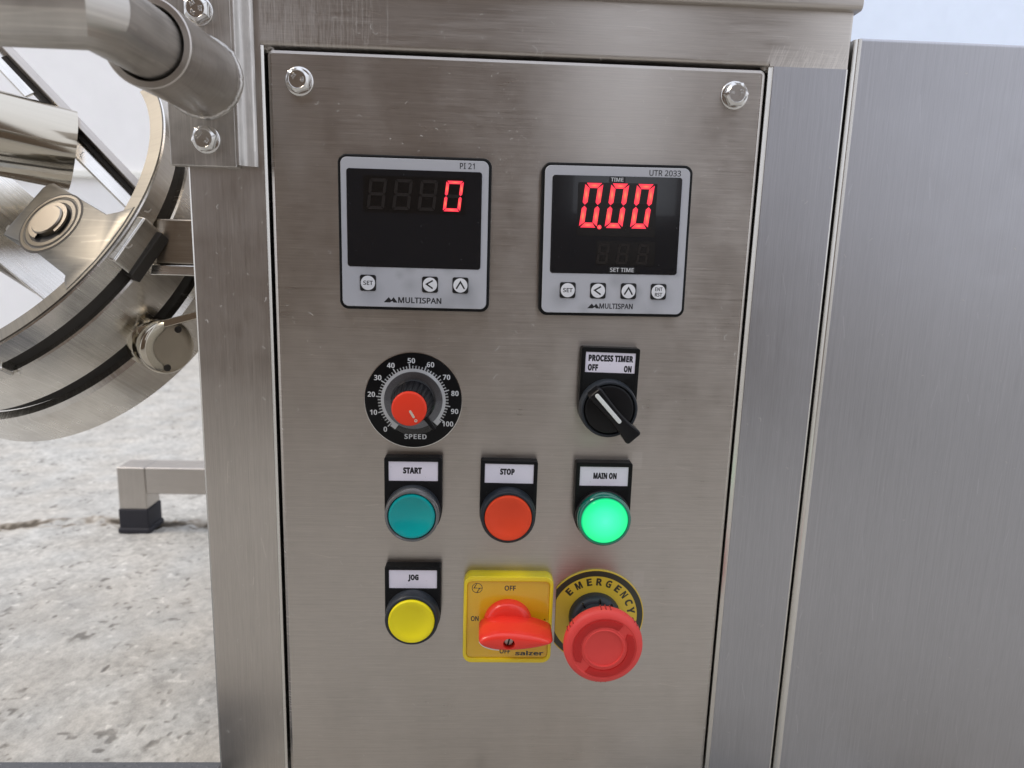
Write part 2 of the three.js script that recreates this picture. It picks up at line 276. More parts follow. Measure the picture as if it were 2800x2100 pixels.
// ---------------------------------------------------------------- the control box
const box = thing('control_box', [13, FLOOR, -150], 'brushed stainless steel control box with two red digital displays, knobs and coloured push buttons', 'control panel');
{
  const yB = FLOOR + 14, xl = -193.8, xr = 219.8, hl = -144.4, hr = 169.2, hy = 124.4, top = 166;
  const dark = std(0.02, 0.019, 0.018, { roughness: 0.8 });
  part(box, 'box_body', boxUV(rbox(-192.5, 218.5, yB, 160, -310, -45.5, 2, 2), 300, 'y'), brushed);
  const edge = (p, q, y0, y1) => boxUV(alongY(p, y0, y1), 300, 'y');
  part(box, 'frame_post', boxUV(alongY([[xl + 1.5, -45], [hl - 2, -45], [hl - 2, 0], [xl + 1.5, 0]], yB, top), 300, 'y'), brushed, 'left upright of the box frame');
  part(box, 'rounded_edge', edge([[hl - 2, -45], [hl, -45], [hl, -1.1, 0.6], [hl - 2, 0, 0.4]], 0, yB, hy), edgeSteel);
  part(box, 'rounded_edge', edge([[xl, -45], [xl + 1.5, -45], [xl + 1.5, 0, 0.3], [xl, -0.9, 0.5]], 0, yB, top), edgeSteel);
  part(box, 'frame_post', boxUV(alongY([[hr + 2.7, -45], [xr - 1.4, -45], [xr - 1.4, 0], [hr + 2.7, 0]], yB, hy), 300, 'y'), skyTintSteel, 'right upright of the box frame');
  part(box, 'rounded_edge', edge([[hr, -45], [hr + 2.7, -45], [hr + 2.7, 0, 0.5], [hr, -2.2, 0.5]], 0, yB, hy), edgeSteel);
  part(box, 'rounded_edge', edge([[xr - 1.4, -45], [xr, -45], [xr, -0.7, 0.3], [xr - 1.4, 0, 0.3]], 0, yB, hy), edgeSteel);
  part(box, 'frame_rail', [planar(alongX([[hy, -45], [top, -45], [top, 0], [hy, 0, 3]], hl - 2, hr), 36, 146, 370, 46), planar(alongY([[hr, -45], [xr, -45], [xr, 0, 2], [hr, 0]], hy, top), 36, 146, 370, 46)], railSteel, 'top rail of the box frame with grinding marks at both ends');
  part(box, 'panel_gap_shade', rbox(hl + 0.2, hr - 0.2, yB, hy - 0.2, -44, -30, 1, 1), dark, 'dark backing that stands in for shade in the gap round the panel');  // dark sheet colours in the shade of the door gap
  part(box, 'box_lid', boxUV(alongX([[157.6, -330, 1], [230, -330], [230, 5, 3], [157.6, 5, 3.5]], -215, 222.2), 300, 'x'), brushed, 'overhanging lid along the top edge');
  for (const x of [hl + 1, hr - 1]) { const g = new THREE.IcosahedronGeometry(3.4, 3), p = g.attributes.position; for (let i = 0; i < p.count; i++) { const q = V(p.getX(i), p.getY(i), p.getZ(i)), f = 1 + 0.35 * fbm(q.x / 2 + x, q.y / 2 + q.z, 2); p.setXYZ(i, q.x * f, q.y * f, q.z * f * 0.6); } g.computeVertexNormals(); part(box, 'corner_weld', g.translate(x, hy + 0.5, -5.2), dullSteel); }
  const dw = 309.2, dh = 121.9 - yB - 4, door = crease(new THREE.ExtrudeGeometry(rrect(dw, dh, 3.4), { depth: 16, bevelEnabled: true, bevelSize: 1.9, bevelThickness: 1.1, bevelOffset: -1.9, bevelSegments: 1, curveSegments: 8 }), 0.3).translate(12.5, 121.9 - dh / 2, -17.1);
  part(box, 'door_panel', planar(door, 12.5, -130.5, 309.2, 505), doorSteel, 'brushed door panel carrying the controls');
}
function hexBolt(parent, x, y, z, rot, text, rw = 8.6, rh = 6.7) {
  const w = part(parent, 'bolt', lathe([[0, z], [rw, z], [rw, z + 0.8], [rw - 0.5, z + 1.3], [rw - 2, z + 1.5], [0, z + 1.5]], x, y, 40), boltSteel);
  const A = 48, hexR = (t) => { let q = ((t - rot) % (Math.PI / 3) + Math.PI / 3) % (Math.PI / 3) - Math.PI / 6; return rh * 0.97 / Math.cos(q); };
  const ring = [], ix = [], lv = [[z + 1.4, (t) => hexR(t)], [z + 4.9, (t) => hexR(t)], [z + 6, () => rh * 0.8], [z + 6, () => rh * 0.78], [z + 5.85, () => rh * 0.75], [z + 5.85, () => 1e-3]];
  lv.forEach(([h, f]) => { for (let k = 0; k <= A; k++) { const t = rot + k / A * Math.PI * 2; ring.push(f(t) * Math.cos(t), f(t) * Math.sin(t), h); } });
  for (let l = 0; l < lv.length - 1; l++) for (let k = 0; k < A; k++) { const a = l * (A + 1) + k, b = a + A + 1; ix.push(a, a + 1, b, b, a + 1, b + 1); }
  const hg = new THREE.BufferGeometry(); hg.setAttribute('position', new THREE.Float32BufferAttribute(ring, 3)); hg.setIndex(ix);
  const ext = [crease(hg, 0.35).translate(x, y, 0)];
  text.forEach(([s, a]) => { const t = new TextGeometry(s, { font, size: 1.9, depth: 0.2, curveSegments: 2, bevelEnabled: true, bevelSize: 0.12, bevelThickness: 0.2, bevelSegments: 2 }); t.computeBoundingBox(); ext.push(t.translate(-t.boundingBox.max.x / 2, 1.9, z + 5.8).rotateZ(a).translate(x, y, 0)); });
  part(w, 'hex_head', ext, boltSteel); return w;
}
hexBolt(box, -123.1, 104.2, 0, 0.35, [['A2', 0.9], ['70', -1.6]]).userData.label = 'upper left hex bolt of the panel';
hexBolt(box, 148.2, 106.2, 0, 0.02, [['CC', -1.3], ['8', 1.5]]).userData.label = 'upper right hex bolt of the panel';

// ---------------------------------------------------------------- print helpers
function put(x, text, cx, cy, cap, width, o = {}) { // text of a given cap height and width, centred
  x.save(); x.translate(cx, cy); if (o.rot) x.rotate(o.rot);
  x.font = `${o.weight ?? 'bold'} ${cap / 0.714}px ${o.family ?? 'sans-serif'}`; x.textAlign = 'center'; x.textBaseline = 'alphabetic'; x.fillStyle = x.strokeStyle = o.color ?? '#111';
  if (width) x.scale(width / x.measureText(text).width, 1);
  x.fillText(text, 0, cap / 2); if (o.stroke) { x.lineWidth = o.stroke; x.strokeText(text, 0, cap / 2); } x.restore();
}
const specks = (x, w, h, n, lo = 0.3, hi = 0.9, smax = 2.2) => { for (let i = 0; i < n; i++) { x.fillStyle = x.strokeStyle = `rgba(225,225,220,${rr(lo, hi)})`; const px = rr(0, w), py = rr(0, h); if (rnd() < 0.6) x.fillRect(px, py, rr(0.6, smax), rr(0.6, smax)); else { x.lineWidth = rr(0.6, 1.4); x.beginPath(); x.moveTo(px, py); x.quadraticCurveTo(px + rr(-8, 8), py + rr(-8, 8), px + rr(-12, 12), py + rr(-12, 12)); x.stroke(); } } };
const blackTex = canvasTex(512, 512, (x, w, h) => { x.fillStyle = '#0f1011'; x.fillRect(0, 0, w, h); specks(x, w, h, 90, 0.1, 0.5, 1.6); });
const blackPlastic = new THREE.MeshPhysicalMaterial({ map: blackTex, roughness: 0.42, specularIntensity: 0.35 });
const dustyPlastic = new THREE.MeshPhysicalMaterial({ map: canvasTex(512, 512, (x, w, h) => { x.fillStyle = '#101113'; x.fillRect(0, 0, w, h); specks(x, w, h, 260, 0.1, 0.5, 1.6); }), roughness: 0.5, specularIntensity: 0.35 });
const smoothBlack = std(0.007, 0.007, 0.008, { roughness: 0.3, specularIntensity: 0.45 });
const collarGrey = std(0.022, 0.027, 0.034, { roughness: 0.38, specularIntensity: 0.6 });

// ---------------------------------------------------------------- the two digital panel meters
function segments(w, h, t, g) { // the seven bars of a digit, a..g
  const a = w / 2, b = h / 2, k = t * 0.5, q = g / 2, m = t * 0.16;
  return [
    [[-a + m + q, b], [a - m - q, b], [a - t - q * 0.6, b - t], [-a + t + q * 0.6, b - t]],
    [[a, b - m - q], [a, k + q], [a - k, q], [a - t, k + q], [a - t, b - t - q * 0.6]],
    [[a, -b + m + q], [a, -k - q], [a - k, -q], [a - t, -k - q], [a - t, -b + t + q * 0.6]],
    [[-a + m + q, -b], [a - m - q, -b], [a - t - q * 0.6, -b + t], [-a + t + q * 0.6, -b + t]],
    [[-a, -b + m + q], [-a, -k - q], [-a + k, -q], [-a + t, -k - q], [-a + t, -b + t + q * 0.6]],
    [[-a, b - m - q], [-a, k + q], [-a + k, q], [-a + t, k + q], [-a + t, b - t - q * 0.6]],
    [[-a + k + q, 0], [-a + t + q * 0.3, k], [a - t - q * 0.3, k], [a - k - q, 0], [a - t - q * 0.3, -k], [-a + t + q * 0.3, -k]],
  ];
}
const ledLit = new THREE.MeshStandardMaterial({ color: new THREE.Color().setRGB(0.3, 0.02, 0.02), emissive: 0xffffff, emissiveIntensity: 1.15, roughness: 0.6, emissiveMap: canvasTex(64, 64, (x) => { const g = x.createRadialGradient(32, 32, 2, 32, 32, 34); g.addColorStop(0, '#ff7a50'); g.addColorStop(0.45, '#ff4348'); g.addColorStop(1, '#f52a4a'); x.fillStyle = g; x.fillRect(0, 0, 64, 64); }) });
const ledOff = std(0.0125, 0.009, 0.0075, { roughness: 0.6, specularIntensity: 0.6 });
const windowMat = new THREE.MeshPhysicalMaterial({ map: canvasTex(1024, 768, (x, w, h) => { x.fillStyle = '#13161b'; x.fillRect(0, 0, w, h); specks(x, w, h, 70, 0.15, 0.6, 2); }), roughness: 0.12, clearcoat: 0.3 });
const recessMat = std(0.004, 0.0035, 0.0035, { roughness: 0.25 });
function logo(x, cx, cy, h) { x.fillStyle = '#15161a'; x.beginPath(); [[-1.5, 0.5], [-0.55, -0.5], [-0.1, 0.05], [0.35, -0.5], [1.1, 0.5], [0.35, 0.5], [0.1, 0.2], [-0.35, 0.5]].forEach((p, i) => (i ? x.lineTo(cx + p[0] * h, cy + p[1] * h) : x.moveTo(cx + p[0] * h, cy + p[1] * h))); x.fill(); }
const keyTex = (kind) => canvasTex(256, 256, (x) => {
  x.fillStyle = '#0e0f12'; x.fillRect(0, 0, 256, 256); x.fillStyle = '#dcdee2'; x.beginPath(); x.arc(128, 128, 114, 0, 7); x.fill();
  x.strokeStyle = '#0e0f12'; x.lineWidth = 24; x.lineJoin = 'miter'; x.beginPath();
  if (kind === '<') { x.moveTo(172, 62); x.lineTo(72, 122); x.lineTo(172, 190); x.stroke(); }
  if (kind === '^') { x.moveTo(62, 184); x.lineTo(128, 74); x.lineTo(194, 184); x.stroke(); }
  if (kind === 'SET') put(x, 'SET', 128, 128, 62, 156, { weight: 'normal', color: '#17181c', stroke: 4 });
  if (kind === 'ENT') { put(x, 'ENT', 128, 88, 56, 124, { weight: 'normal', color: '#17181c', stroke: 4 }); put(x, 'RST', 128, 176, 56, 124, { weight: 'normal', color: '#17181c', stroke: 4 }); }
});
const keyMats = Object.fromEntries(['<', '^', 'SET', 'ENT'].map((k) => [k, new THREE.MeshPhysicalMaterial({ map: keyTex(k), roughness: 0.4 })]));
function panelMeter(cx, cy, tilt, label, o) {
  const R = (g) => g.rotateZ(tilt).translate(cx, cy, 0);
  const m = part(box, 'panel_meter', R(boxUV(slab(rrect(95.6, 95.6, 5.5), 0, 8.2, 1.2, 3), 40)), blackPlastic, label);
  const px = 12, N = 92 * px, K = (v) => (46 + v) * px, Y = (v) => (46 - v) * px;
  const face = canvasTex(N, N, (x) => {
    x.fillStyle = '#b3b5bb'; x.fillRect(0, 0, N, N); for (let i = 0; i < 4000; i++) { x.fillStyle = `rgba(${rnd() < 0.5 ? '255,255,255' : '90,92,100'},0.05)`; x.fillRect(rr(0, N), rr(0, N), rr(1, 5), rr(1, 5)); }
    for (let i = 0; i < 14; i++) { const gx = rr(0, N), gy = rr(0.7, 1) * N, q = x.createRadialGradient(gx, gy, 0, gx, gy, rr(40, 130)); q.addColorStop(0, 'rgba(120,122,126,0.25)'); q.addColorStop(1, 'rgba(120,122,126,0)'); x.fillStyle = q; x.fillRect(0, 0, N, N); }
    put(x, o.model, K(o.modelX), Y(42.6), 3.4 * px, o.modelW * px, { weight: 'normal', color: '#16171a', stroke: 1.5 });
    logo(x, K(o.logoX - o.logoW * 0.415), Y(-41.3), o.logoH * px); put(x, 'MULTISPAN', K(o.logoX + o.logoW * 0.09), Y(-41.3), o.logoH * px, o.logoW * 0.8 * px, { weight: 'normal', color: '#15161a', stroke: 3 });
    specks(x, N, N, 60, 0.3, 0.9, 2.4);
  });
  part(m, 'faceplate', R(planar(slab(rrect(91.8, 91.8, 4), 7.4, 8.5, 0.25, 1), 0, 0, 92)), new THREE.MeshPhysicalMaterial({ map: face, roughness: 0.42 }));
  const [wl, wr, wb, wt] = o.window;
  part(m, 'display_window', R(planar(slab(rrect(wr - wl, wt - wb, 1.8, (wl + wr) / 2, (wb + wt) / 2), 8.3, 8.75, 0.1, 1), (wl + wr) / 2, (wb + wt) / 2, wr - wl, wt - wb)), windowMat);
  for (const [t, x, y, w, h] of o.captions ?? []) part(m, 'caption', R(planar(slab(rrect(w + 2, h + 1.4, 0.3, x, y), 8.72, 8.82), x, y, w + 2, h + 1.4)), new THREE.MeshPhysicalMaterial({ roughness: 0.3, map: canvasTex(512, Math.round(512 * (h + 1.4) / (w + 2)), (c, W, H) => { c.fillStyle = '#0d0f13'; c.fillRect(0, 0, W, H); put(c, t, W / 2, H / 2, H * h / (h + 1.4), W * w / (w + 2), { weight: 'normal', color: '#d8dadc', stroke: 2 }); }) }));
  for (const [l, r, b, t] of o.recess) part(m, 'led_display', R(slab(rrect(r - l, t - b, 0.6, (l + r) / 2, (b + t) / 2), 8.7, 8.9)), recessMat);
  for (const [x, y, w, h, t, lit] of o.digits) segments(w, h, t, t * 0.22).forEach((p, i) => { const on = lit && i !== 6; part(m, on ? 'led_segment' : 'unlit_segment', R(((g) => { g.computeBoundingBox(); const q = g.boundingBox, c = q.getCenter(V()), z = q.getSize(V()); return planar(g, c.x, c.y, z.x, z.y); })(slab(poly(p.map(([a, b]) => [a + b * 0.12 + x, b + y])), 8.85, 9.02))), on ? ledLit : ledOff); });
  for (const [x, y, r, on] of o.dots ?? []) part(m, on ? 'led_segment' : 'unlit_segment', R(new THREE.CylinderGeometry(r, r, 0.17, 20).rotateX(Math.PI / 2).translate(x, y, 8.935)), on ? ledLit : ledOff);
  for (const [k, x, y] of o.keys) part(m, 'key', R(planar(slab(rrect(10.2, 10.2, 1.4, x, y), 8.3, 8.95, 0.2, 2), x, y, 10.2)), keyMats[k]);
}
panelMeter(-51.3, 13.9, 0.002, 'grey faced digital meter marked PI 21 showing a single red zero', {
  model: 'PI 21', modelX: 32.7, modelW: 10.5, logoX: 0.1, logoW: 35.5, logoH: 3.4, window: [-42.3, 41.8, -20.8, 39.2], recess: [[-32, 31.6, 13.2, 35.2]],
  digits: [[-23.5, 24.2, 10.8, 18.6, 1.9, 0], [-7.6, 24.2, 10.8, 18.6, 1.9, 0], [8.2, 24.2, 10.8, 18.6, 1.9, 0], [24, 24.2, 10.8, 18.6, 1.9, 1]], keys: [['SET', -29.6, -30.9], ['<', 9.8, -31], ['^', 29.2, -31]],
});
panelMeter(76.1, 13.6, 0.0105, 'grey faced digital timer marked UTR 2033 showing red 0.00', {
  model: 'UTR 2033', modelX: 29.8, modelW: 20.7, logoX: 0.1, logoW: 28, logoH: 3.1, window: [-41.2, 41, -20.6, 40.1], recess: [[-24.9, 25.3, 3.2, 36], [-11.9, 26, -15.1, 0.2]], captions: [['TIME', -0.3, 38, 8.2, 2.3], ['SET TIME', 5.3, -17.9, 15.8, 2.5]],
  digits: [[-16.3, 22, 11.3, 27.4, 3.1, 1], [0.1, 22, 11.3, 27.4, 3.1, 1], [16.4, 22, 11.3, 27.4, 3.1, 1], [-7.4, -7.8, 7, 12.8, 1.5, 0], [5.4, -7.8, 7, 12.8, 1.5, 0], [18.3, -7.8, 7, 12.8, 1.5, 0]],
  dots: [[-10.5, 8.7, 1.35, 1], [5.8, 8.4, 0.9, 0], [22, 8.4, 0.9, 0]], keys: [['SET', -29.3, -31.4], ['<', -9.6, -31.4], ['^', 10.2, -31.4], ['ENT', 29.8, -31.4]],
});

// ---------------------------------------------------------------- the speed dial
{
  const cx = -52.6, cy = -94.7, N = 1024, mm = N / 65.2, P = (r, deg) => [N / 2 + r * mm * Math.sin(deg * Math.PI / 180), N / 2 - r * mm * Math.cos(deg * Math.PI / 180)];
  const at = (v) => -137 + 26.15 * v / 10;
  const tex = canvasTex(N, N, (x) => {
    x.fillStyle = '#08080a'; x.fillRect(0, 0, N, N);
    const circle = (r, f) => { x.fillStyle = f; x.beginPath(); x.arc(N / 2, N / 2, r * mm, 0, 7); x.fill(); };
    x.strokeStyle = '#b9bbbd'; x.lineWidth = 2.1 * mm; const rad = (d) => (d - 90) * Math.PI / 180;
    x.beginPath(); x.arc(N / 2, N / 2, 20.6 * mm, rad(at(0) - 3), rad(at(100) + 3)); x.stroke();
    circle(19.5, '#2c2e33'); for (let i = 0; i < 1500; i++) { const r = 19.3 * Math.sqrt(rnd()), [a, b] = P(r, rr(0, 360)); x.fillStyle = `rgba(${rnd() < 0.5 ? '170,175,185' : '20,20,24'},${rr(0.1, 0.4)})`; x.fillRect(a, b, rr(1, 5), rr(1, 5)); }
    x.strokeStyle = '#b9bbbd'; x.lineCap = 'butt';
    for (let v = 0; v <= 100; v += 2) { const big = v % 10 === 0; x.lineWidth = (big ? 0.75 : 0.6) * mm; x.beginPath(); x.moveTo(...P(20.5, at(v))); x.lineTo(...P(big ? 25 : 23.6, at(v))); x.stroke(); }
    for (const d of [at(0) - 7, at(100) + 7]) { x.lineWidth = 4 * mm; x.beginPath(); x.moveTo(...P(19, d)); x.lineTo(...P(23.4, d)); x.stroke(); }
    [0, 10, 20, 30, 40, 50, 60, 70, 80, 90, 100].forEach((v) => { const a = [-137.2, -108, -82.6, -57.5, -32.4, -3, 24.7, 53.5, 79, 104, 124.2][v / 10], r = [27.6, 28, 28.2, 28, 27.8, 27, 27, 27.4, 28.3, 28.6, 28][v / 10]; put(x, String(v), ...P(r, a), 3.4 * mm, 0, { color: '#c9cbcd' }); });
    put(x, 'SPEED', N / 2 + 1.6 * mm, N / 2 + 25 * mm, 3.3 * mm, 15.5 * mm, { color: '#c4c6c8' });
    specks(x, N, N, 60, 0.2, 0.7, 2);
  });
  const dial = part(box, 'speed_dial', planar(lathe([[0, 0], [32.5, 0], [32.5, 1], [32.3, 1.1], [0, 1.1]], cx, cy, 96), cx, cy, 65.2), new THREE.MeshPhysicalMaterial({ map: tex, roughness: 0.35, specularIntensity: 0.35 }), 'black round speed dial numbered 0 to 100 with a red capped knob');
  part(dial, 'dial_rim', lathe([[32.4, 0], [32.8, 0], [32.8, 1.0], [32.4, 1.05]], cx, cy, 96), boltSteel);
  part(dial, 'clear_skirt', lathe([[14, 2.6], [23.2, 2.2], [23.6, 1.9], [23.6, 1.2]], cx, cy, 80), new THREE.MeshPhysicalMaterial({ color: 0xffffff, transmission: 1, roughness: 0.05, thickness: 0, side: THREE.DoubleSide }));
  part(dial, 'skirt_disc', planar(lathe([[13.8, 1.3], [19.5, 1.3], [19.6, 1.15]], cx, cy, 80), cx, cy, 40), new THREE.MeshPhysicalMaterial({ metalness: 0.9, roughness: 0.3, map: canvasTex(512, 512, (x) => { x.fillStyle = '#6d7077'; x.fillRect(0, 0, 512, 512); for (let i = 0; i < 1600; i++) { x.fillStyle = `rgba(${rnd() < 0.6 ? '215,220,228' : '20,21,25'},${rr(0.1, 0.5)})`; x.fillRect(rr(0, 512), rr(0, 512), rr(1, 5), rr(1, 4)); } }) }), 'silvery skirt of the speed knob');
  const kr = [], nA = 240, nz = 6; // ribbed body
  { const pos = [], idx = []; for (let j = 0; j <= nz; j++) for (let i = 0; i <= nA; i++) { const a = i / nA * Math.PI * 2, f = j / nz, r = 13.9 - 2.5 * f - 0.75 * Math.max(0, Math.sin(a * 22)) ** 3 * (f > 0.08 ? 1 : 0); pos.push(cx + r * Math.cos(a), cy + r * Math.sin(a), 1.3 + 23.7 * f); }
    for (let j = 0; j < nz; j++) for (let i = 0; i < nA; i++) { const a = j * (nA + 1) + i, b = a + nA + 1; idx.push(a, a + 1, b, b, a + 1, b + 1); }
    const g = new THREE.BufferGeometry(); g.setAttribute('position', new THREE.Float32BufferAttribute(pos, 3)); g.setIndex(idx); g.computeVertexNormals(); kr.push(planar(g, cx, cy, 40)); }
  part(dial, 'knob_body', [...kr, lathe([[11.4, 25], [0, 25]], cx, cy, 48), lathe([[14.9, 1.2], [14.9, 2.2], [13.6, 3.2]], cx, cy, 64)], smoothBlack);
  part(dial, 'knob_cap', lathe([[10.9, 24.9], [11.2, 25.4], [11.1, 27], [10.6, 27.7], [9.8, 28], [0, 28]], cx, cy, 64), std(0.82, 0.05, 0.02, { roughness: 0.45, specularIntensity: 0.5 }), 'red cap of the speed knob');
  const a = -1.03; part(dial, 'pointer_line', slab(rrect(5.6, 1.5, 0.7, 3.8, 0), 27.9, 28.25, 0.1, 1).rotateZ(a).translate(cx, cy, 0), std(0.6, 0.52, 0.42, { roughness: 0.5 }));
  part(dial, 'pointer_dot', lathe([[0.45, 28], [1, 28], [1, 28.25], [0.45, 28.25], [0.45, 28]], cx + 8.6 * Math.cos(a), cy + 8.6 * Math.sin(a), 20), std(0.6, 0.5, 0.42));
  part(dial, 'skirt_pointer', slab(poly([[13.5, -1.9], [24.4, -0.9], [24.4, 0.9], [13.5, 1.9]]), 1.3, 3.4, 0.4, 1).rotateZ(-0.93).translate(cx, cy, 0), smoothBlack);
}

// ---------------------------------------------------------------- push buttons with legend plates
const paper = (lines, w, h) => new THREE.MeshPhysicalMaterial({ roughness: 0.75, map: canvasTex(Math.round(w * 24), Math.round(h * 24), (x, W, H) => {
  x.fillStyle = '#e2deea'; x.fillRect(0, 0, W, H); for (let i = 0; i < 2500; i++) { x.fillStyle = `rgba(${rnd() < 0.5 ? '255,255,255' : '150,146,165'},0.12)`; x.fillRect(rr(0, W), rr(0, H), rr(1, 5), rr(1, 5)); }
  for (const [t, cx, cy, cap, tw] of lines) put(x, t, cx * W, cy * H, cap * 24, tw * 24, { color: '#16151c', stroke: 13 });
  x.fillStyle = 'rgba(40,38,46,0.8)'; for (let i = 0; i < 2; i++) x.fillRect(rr(0, W), rr(0, H), 5, 8);
}) });
function legendPlate(parentName, cx, cy, top, labelY, lines, label, tilt = 0, mat = dustyPlastic) {
  const w = 19.4, lw = 33.4, lh = 13.7, T = (g) => g.rotateZ(tilt).translate(cx, cy, 0);
  const s = new THREE.Shape(); s.moveTo(-w, 0); s.absarc(0, 0, w, Math.PI, Math.PI * 2); s.lineTo(w, top - 1.5); s.absarc(w - 1.5, top - 1.5, 1.5, 0, Math.PI / 2); s.lineTo(-w + 1.5, top); s.absarc(-w + 1.5, top - 1.5, 1.5, Math.PI / 2, Math.PI); s.closePath();
  const front = s.clone(); front.holes = [rrect(lw, lh, 0.4, 0, labelY, THREE.Path)];
  const m = part(box, parentName, T(boxUV(join([slab(s, 0, 6.7), slab(front, 6.7, 8, 0.5, 2)]), 40)), mat, label);
  part(m, 'label_card', T(planar(slab(rrect(lw - 0.3, lh - 0.3, 0.2, 0.1, labelY), 6.75, 7.3), 0.1, labelY, lw - 0.3, lh - 0.3)), paper(lines, lw, lh));
  return m;
}
const collarPts = (z) => [[18.9, 8], [18.9, z - 7], [18.4, z - 1.2], [17.7, z - 0.2], [17.2, z], [16.3, z], [16, z - 1], [16, z - 6], [0, z - 6]];
const capPts = (r, z, dish) => [[r, z - 6], [r, z - 1], [r - 0.5, z - 0.2], [r - 1.2, z], [r * 0.72, z - dish * 0.4], [r * 0.45, z - dish * 0.9], [0, z - dish]];
{ // START: a clear collar over a teal button
  const cx = -51.7, cy = -170.2, b = legendPlate('start_button', cx, cy, 37.7, 28, [['START', 0.48, 0.46, 3.9, 12.6]], 'teal push button under the START label', 0.006);
  part(b, 'collar', lathe([[18.7, 8], [18.7, 11], [18.2, 12], [0, 12]], cx, cy), collarGrey);
  part(b, 'clear_ring', lathe([[18.1, 12], [18.1, 17.4], [17.7, 18.3], [17, 18.6], [16.3, 18.3], [16, 17.4], [16, 12], [18.1, 12]], cx, cy, 80), std(0.2, 0.21, 0.22, { transmission: 0.45, thickness: 0, roughness: 0.07, clearcoat: 1 }));
  part(b, 'button_cap', lathe([[15.6, 12], [15.6, 17.6], [15.2, 18.4], [14.5, 18.7], [13.2, 18.5], [12.7, 18.1], [0, 17.9]], cx, cy, 80), std(0.0, 0.33, 0.33, { roughness: 0.2, specularIntensity: 0.8 }));
}
{ // STOP
  const cx = 12.8, cy = -170.6, b = legendPlate('stop_button', cx, cy, 36.8, 27.9, [['STOP', 0.46, 0.4, 3.9, 10]], 'orange red push button under the STOP label', -0.004);
  part(b, 'collar', lathe(collarPts(17), cx, cy), collarGrey);
  part(b, 'button_cap', lathe(capPts(15.8, 18.8, 2.8), cx, cy, 72), std(0.8, 0.07, 0.024, { roughness: 0.42, specularIntensity: 0.5 }));
}
{ // MAIN ON: a lit pilot lamp
  const cx = 77.8, cy = -171, b = legendPlate('pilot_lamp', cx, cy, 37.2, 27.5, [['MAIN ON', 0.52, 0.47, 3.9, 16.5]], 'glowing green pilot lamp under the MAIN ON label', 0.004, blackPlastic);
  part(b, 'collar', lathe([[18.9, 8], [18.9, 12], [18.3, 12.6], [0, 12.6]], cx, cy), smoothBlack);
  part(b, 'lens_rim', lathe([[18.2, 12.6], [18.3, 17], [17.8, 18.6], [17, 19.2], [16.2, 19.2], [15.8, 18.6], [15.8, 13]], cx, cy, 80), std(0.0, 0.14, 0.1, { roughness: 0.12, clearcoat: 1 }));
  part(b, 'lamp_lens', planar(lathe([[15.7, 13], [15.7, 18.8], [15, 19.9], [12, 20.6], [6, 21], [0, 21.1]], cx, cy, 72), cx, cy, 31.4), new THREE.MeshPhysicalMaterial({ color: new THREE.Color().setRGB(0.02, 0.3, 0.14), emissive: 0xffffff, emissiveIntensity: 0.92, roughness: 0.22, emissiveMap: canvasTex(256, 256, (x) => { const g = x.createRadialGradient(132, 124, 8, 128, 128, 130); g.addColorStop(0, '#4cffb4'); g.addColorStop(0.55, '#30fba0'); g.addColorStop(0.8, '#1cf08c'); g.addColorStop(0.93, '#12dd80'); g.addColorStop(1, '#0fb878'); x.fillStyle = g; x.fillRect(0, 0, 256, 256); x.strokeStyle = 'rgba(10,160,95,0.25)'; x.lineWidth = 1.5; for (let r = 20; r < 120; r += 12) { x.beginPath(); x.arc(128, 128, r, 0, 7); x.stroke(); } }) }));
  const glow = new THREE.PointLight(0x35ff95, 0.0006); glow.position.set((cx - 0) * MM, (cy - FLOOR) * MM, 30 * MM); glow.shadow.radius = 0.6; glow.castShadow = true; scene.add(glow);
}
{ // JOG
  const cx = -51.7, cy = -246.5, b = legendPlate('jog_button', cx, cy, 35.6, 26.2, [['JOG', 0.515, 0.4, 3.7, 7]], 'yellow push button under the JOG label', 0.004);
  part(b, 'collar', lathe(collarPts(17), cx, cy), collarGrey);
  part(b, 'button_cap', lathe(capPts(15.8, 18.8, 2.8), cx, cy, 72), std(0.84, 0.72, 0.015, { roughness: 0.4, specularIntensity: 0.5 }));
}
